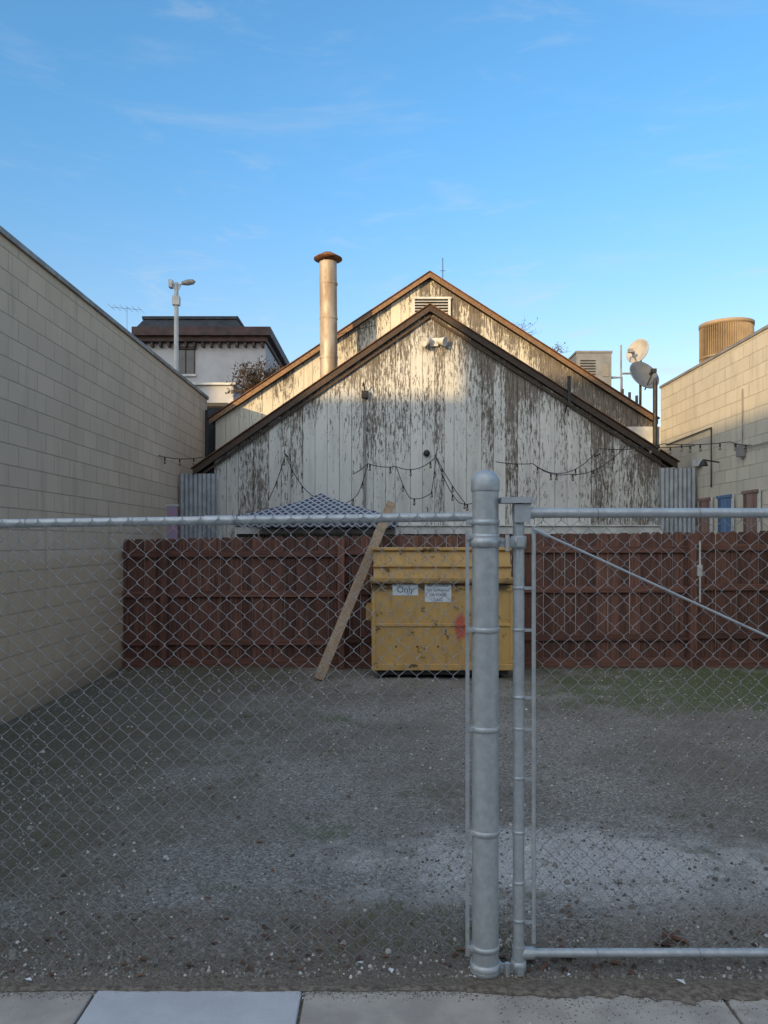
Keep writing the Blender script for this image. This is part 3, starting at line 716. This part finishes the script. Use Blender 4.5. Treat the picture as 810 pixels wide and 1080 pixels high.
# ---------------------------------------------------------------- string lights
m_bulb,nt,b=newmat('bulb_glass'); setin(nt,b.inputs['Base Color'],(.25,.22,.17)); b.inputs['Roughness'].default_value=.1
def strand(pts,name,sag,d=12.95,step=.32):
    g=MB(); P=[W(p[0],p[1],p[2] if len(p)>2 else d) for p in pts]
    path=[]
    for i in range(len(P)-1):
        a,b_=P[i],P[i+1]; n=14; sg=sag if not isinstance(sag,(list,tuple)) else sag[i]
        for k in range(n+(i==len(P)-2)):
            t=k/n; q=a.lerp(b_,t); q.z-=4*sg*t*(1-t); path.append(q)
    g.tube(path,.007,m_dark,5)
    acc=0
    for i in range(1,len(path)):
        acc+=(path[i]-path[i-1]).length
        if acc>step:
            acc=0; q=path[i]; g.tube([q,q-Vector((0,0,.06))],.014,m_dark,6); g.sph(q-Vector((0,0,.085)),.024,m_bulb,8,(1,1,1.3))
    g.done(name)
strand([(140,470,11.6),(214,482,13.1)],'string_lights',.1,13)
strand([(283,528),(301,480),(326,520),(345,525)],'string_lights',[.05,.08,.05])
strand([(372,500),(388,489),(418,492),(460,482),(490,530)],'string_lights',[.02,.03,.12,.05])
strand([(388,489),(378,520),(365,530)],'string_lights',[.03,.03]); strand([(418,492),(432,525),(455,520),(460,482)],'string_lights',[.05,.05,.03])
strand([(460,482),(484,530),(505,527)],'string_lights',[.1,.05])
strand([(523,487),(562,489),(632,473),(700,468)],'string_lights',[.02,.28,.05])
strand([(700,468,12.9),(770,466,11.9),(812,466,10.8)],'string_lights',[.03,.05])
strand([(562,489),(600,500),(660,470),(733,470)],'string_lights',[.08,.15,.03],12.9)
g=MB()
for px in(301,388,460,632): p=W(px,481,13.0); g.tube([(p.x,13.28,p.z+.02),(p.x,12.94,p.z+.03)],.012,m_dark,6)
g.done('light_hooks')

# ---------------------------------------------------------------- chain-link fence & gate
YC=3.04; K=F/YC
def X(px): return (px-407)/K
def Z(py): return EYE+(572-py)/K
def wires(x0,x1,ztopf,z0,seed,name,parent,w_=.0715,h_=.0715):
    cu=bpy.data.curves.new(name,'CURVE'); cu.dimensions='3D'; cu.bevel_depth=.00130; cu.bevel_resolution=1; cu.use_fill_caps=False
    n=int((x1-x0)/(w_/2))
    def warp(x,z):
        dx=noise.noise(Vector((x*1.1,z*1.3,seed)))*.012; dz=noise.noise(Vector((x*1.3,z*.9,seed+5)))*.012
        dy=noise.noise(Vector((x*1.4,z*1.8,seed+9)))*.02
        return dx,dy,dz
    for i in range(n):
        xa=x0+i*w_/2; xb=xa+w_/2; zt=ztopf((xa+xb)/2)
        m=int((zt-z0)/(h_/2)); pts=[]
        for j in range(m+1):
            side=(j+i)%2; x=xb if side else xa; z=zt-j*h_/2
            cx=(.0022 if side else -.0022)
            for q in (-1,1):
                zz=z-q*.0028; dx,dy,dz=warp(x,zz)
                kk=min(1,(zt-zz)/.1,(zz-z0)/.15+.3)
                pts.append((x+cx*.6+dx*kk,YC+dy*kk+(-.0026 if (q<0)==(side==1) else .0026),zz+dz*kk))
        sp=cu.splines.new('POLY'); sp.points.add(len(pts)-1)
        for k,p in enumerate(pts): sp.points[k].co=(*p,1)
    ob=bpy.data.objects.new(name,cu); cu.materials.append(m_galv2); col.objects.link(ob); ob.parent=parent
fence=empty('chain_link_fence')
zl=lambda x: Z(552)+(x-X(0))*(Z(545)-Z(552))/(X(490)-X(0))
wires(-3.45,X(493),lambda x: zl(x)+.012,.03,1.0,'mesh_fabric',fence)
g=MB(); g.tube([(-3.5,YC+.025,zl(-3.5)),(X(0),YC+.025,zl(X(0))),(X(500),YC+.025,zl(X(500)))],.018,m_galv,12); 
xx=X(215); g.tube([(xx,YC+.025,zl(xx)),(xx+.11,YC+.025,zl(xx+.11))],.0205,m_galv,12); g.done('top_rail',fence)
g=MB(); px_=X(512); pz=Z(506)
g.tube([(px_,YC+.005,-.1),(px_,YC+.005,pz)],.0525,m_galv,28)
g.lathe((px_,YC+.005,pz-.045),[(.056,0),(.057,.004),(.057,.042),(.053,.052),(.046,.066),(.03,.078),(.012,.083),(.0,.084)],m_galv,28)
g.lathe((px_,YC+.005,0),[(.055,.0),(.062,.004),(.06,.02),(.0535,.03)],m_galv,24)
g.done('gate_post',fence)
g=MB()
for py in(551,566,664,768,877,998):
    z=Z(py); g.lathe((px_,YC+.005,z-.011),[(.0532,0),(.0565,.001),(.0565,.021),(.0532,.022)],m_galv,28)
    g.box((X(493)-.004,YC-.016,z-.011),(px_-.05,YC-.012,z+.011),m_galv); g.box((X(493)-.004,YC+.010,z-.011),(px_-.05,YC+.014,z+.011),m_galv)
    g.tube([(X(496)+.006,YC-.026,z),(X(496)+.006,YC+.02,z)],.0045,m_galv,6)
    g.lathe((X(496)+.006,YC-.021,z),[(0,-.003),(.009,-.003),(.009,.004),(0,.004)],m_galv,6,Vector((0,1,0)),False)
g.box((X(491),YC-.003,Z(1008)),(X(495),YC+.003,Z(560)),m_galv)
g.done('tension_bands',fence)
g=MB()
for p in(-3.5,): g.tube([(p,YC+.03,-.1),(p,YC+.03,zl(p)+.05)],.03,m_galv,16); g.sph((p,YC+.03,zl(p)+.05),.033,m_galv,12)
g.tube([(-1.95,YC+.065,-.1),(-1.95,YC+.065,zl(-1.95)+.03)],.024,m_galv,16)
g.done('line_posts',fence)
g=MB()
x=-3.2
while x<X(480):
    z=zl(x); pts=[(x+.003*k,YC+.025+.0215*math.cos(k*.9),z+.0215*math.sin(k*.9)) for k in range(8)]; g.tube(pts,.0014,m_galv2,5); x+=U(.4,.5)
g.done('wire_ties',fence)

gate=empty('chain_link_gate')
gx0=X(547); gx1=4.3; zt=Z(541); zb=Z(1005)
g=MB()
g.tube([(gx0,YC+.0,Z(1030)),(gx0,YC+.0,Z(530))],.0225,m_galv,18)
g.tube([(gx0+.02,YC,zt),(gx1,YC,zt)],.0195,m_galv,16)
g.tube([(gx0+.02,YC,zb),(gx1,YC,zb)],.0175,m_galv,16)
g.tube([(gx1,YC,.03),(gx1,YC,zt)],.022,m_galv,14); g.tube([(2.4,YC+.0,zb),(2.4,YC,zt)],.017,m_galv,14)
g.tube([(X(562),YC-.018,Z(992)),(X(562),YC-.018,Z(555))],.0085,m_galv,10)
for z,py in((zt,541),(zb,1005)): # corner elbows
    g.tube([(gx0,YC,z-.03),(gx0,YC,z+.03)],.0255,m_galv,18); g.tube([(gx0+.01,YC,z),(gx0+.06,YC,z)],.0235,m_galv,16)
g.done('gate_frame',gate)
g=MB()
g.box((X(527),YC-.05,Z(531)),(X(561),YC+.04,Z(525)),m_galv)
g.box((X(541),YC-.038,Z(551)),(X(558),YC-.026,Z(532)),m_galv)
# hinges
for py in(572,1019):
    z=Z(py)
    g.lathe((px_,YC+.005,z-.02),[(.0532,0),(.060,.001),(.060,.039),(.0532,.04)],m_galv,28)
    g.box((px_+.05,YC-.018,z-.018),(gx0-.01,YC-.008,z+.018),m_galv)
    g.lathe((gx0,YC,z-.025),[(.0228,0),(.030,.001),(.030,.049),(.0228,.05)],m_galv,20)
    g.tube([(px_+.082,YC-.03,z-.035),(px_+.082,YC-.03,z+.03)],.009,m_galv,10)
    g.tube([(px_+.062,YC-.03,z+.005),(px_+.062,YC+.02,z+.005)],.005,m_galv,6)
    g.box((gx0-.012,YC-.045,z-.016),(gx0+.012,YC-.028,z+.02),m_galv)
for py in(620,664,735,768,820,877,930,970):
    z=Z(py)
    g.lathe((gx0,YC,z-.006),[(.0226,0),(.0245,.0005),(.0245,.012),(.0226,.0125)],m_galv,18)
    g.box((gx0+.02,YC-.02,z-.006),(X(563),YC-.017,z+.006),m_galv)
g.done('hinges_and_bands',gate)
g=MB(); A=Vector((X(566),YC-.02,Z(560))); B=Vector((X(810),YC-.02,Z(672))); B2=A+(B-A)*(2.4-A.x)/(B.x-A.x)
g.tube([A,B2],.0048,m_galv,8); g.tube([A-(B-A).normalized()*.02,A+(B-A).normalized()*.05],.009,m_galv,8); g.done('truss_rod',gate)
wires(X(562)+.003,gx1-.02,lambda x: zt+.01,.06,3.0,'mesh_fabric',gate)
g=MB(); x=gx0+.3
while x<gx1:
    for z,r in((zt,.023),(zb,.021)):
        pts=[(x+.003*k,YC+r*math.cos(k*.9),z+r*math.sin(k*.9)) for k in range(8)]; g.tube(pts,.0014,m_galv2,5)
    x+=U(.3,.45)
g.done('wire_ties',gate)
g=MB(); g.tube([(4.42,YC,-.1),(4.42,YC,1.98)],.0525,m_galv,24); g.sph((4.42,YC,1.98),.055,m_galv,14); g.done('gate_latch_post',gate)

# ---------------------------------------------------------------- unseen shade casters across the street (behind the viewpoint), rooflines shaped for the shadow edges
m_brk=blockmat('street_brick',(.30,.17,.12),(.25,.14,.10),(.28,.16,.12),(.3,.28,.25),axis='X')
def across(x0,x1,h,name,bulk=None,yb=-30):
    e=empty(name); g=MB(); g.box((x0,yb,-.1),(x1,-16,h-.3),m_brk); g.done('walls',e)
    g=MB(); g.box((x0-.02,yb,h-.298),(x1+.02,-15.85,h),m_cope)
    if bulk: g.box((bulk[0],-17.2,h+.003),(bulk[1],-16,bulk[2]),m_brk)
    g.done('cornice',e)
    g=MB(); x=x0+1
    while x<x1-1.5:
        for z in(1.0,4.2,6.8):
            g.box((x,-15.998,z),(x+1.1,-15.985,z+1.7),m_glass); g.box((x-.08,-15.998,z-.12),(x+1.18,-15.9,z-.003),m_cope); g.box((x-.08,-15.998,z+1.703),(x+1.18,-15.93,z+1.83),m_cope)
        x+=2.3
    g.done('windows',e)
across(-75,-36,20.5,'shade_building',None,-25)  # tall unseen block added to keep the corner building and lamp in shade
across(-35.9,-17.2,10.5,'shade_building',(-19.2,-17.6,11.8))  # bulkhead added to raise the shadow edge on the rear gable's right side
across(-17.1,24,9.2,'shade_building')
g=MB(); g.box((-60,-15.8,-.1),(60,-11.42,.02),m_conc); g.done('pavement')
print('objects',len(bpy.data.objects))
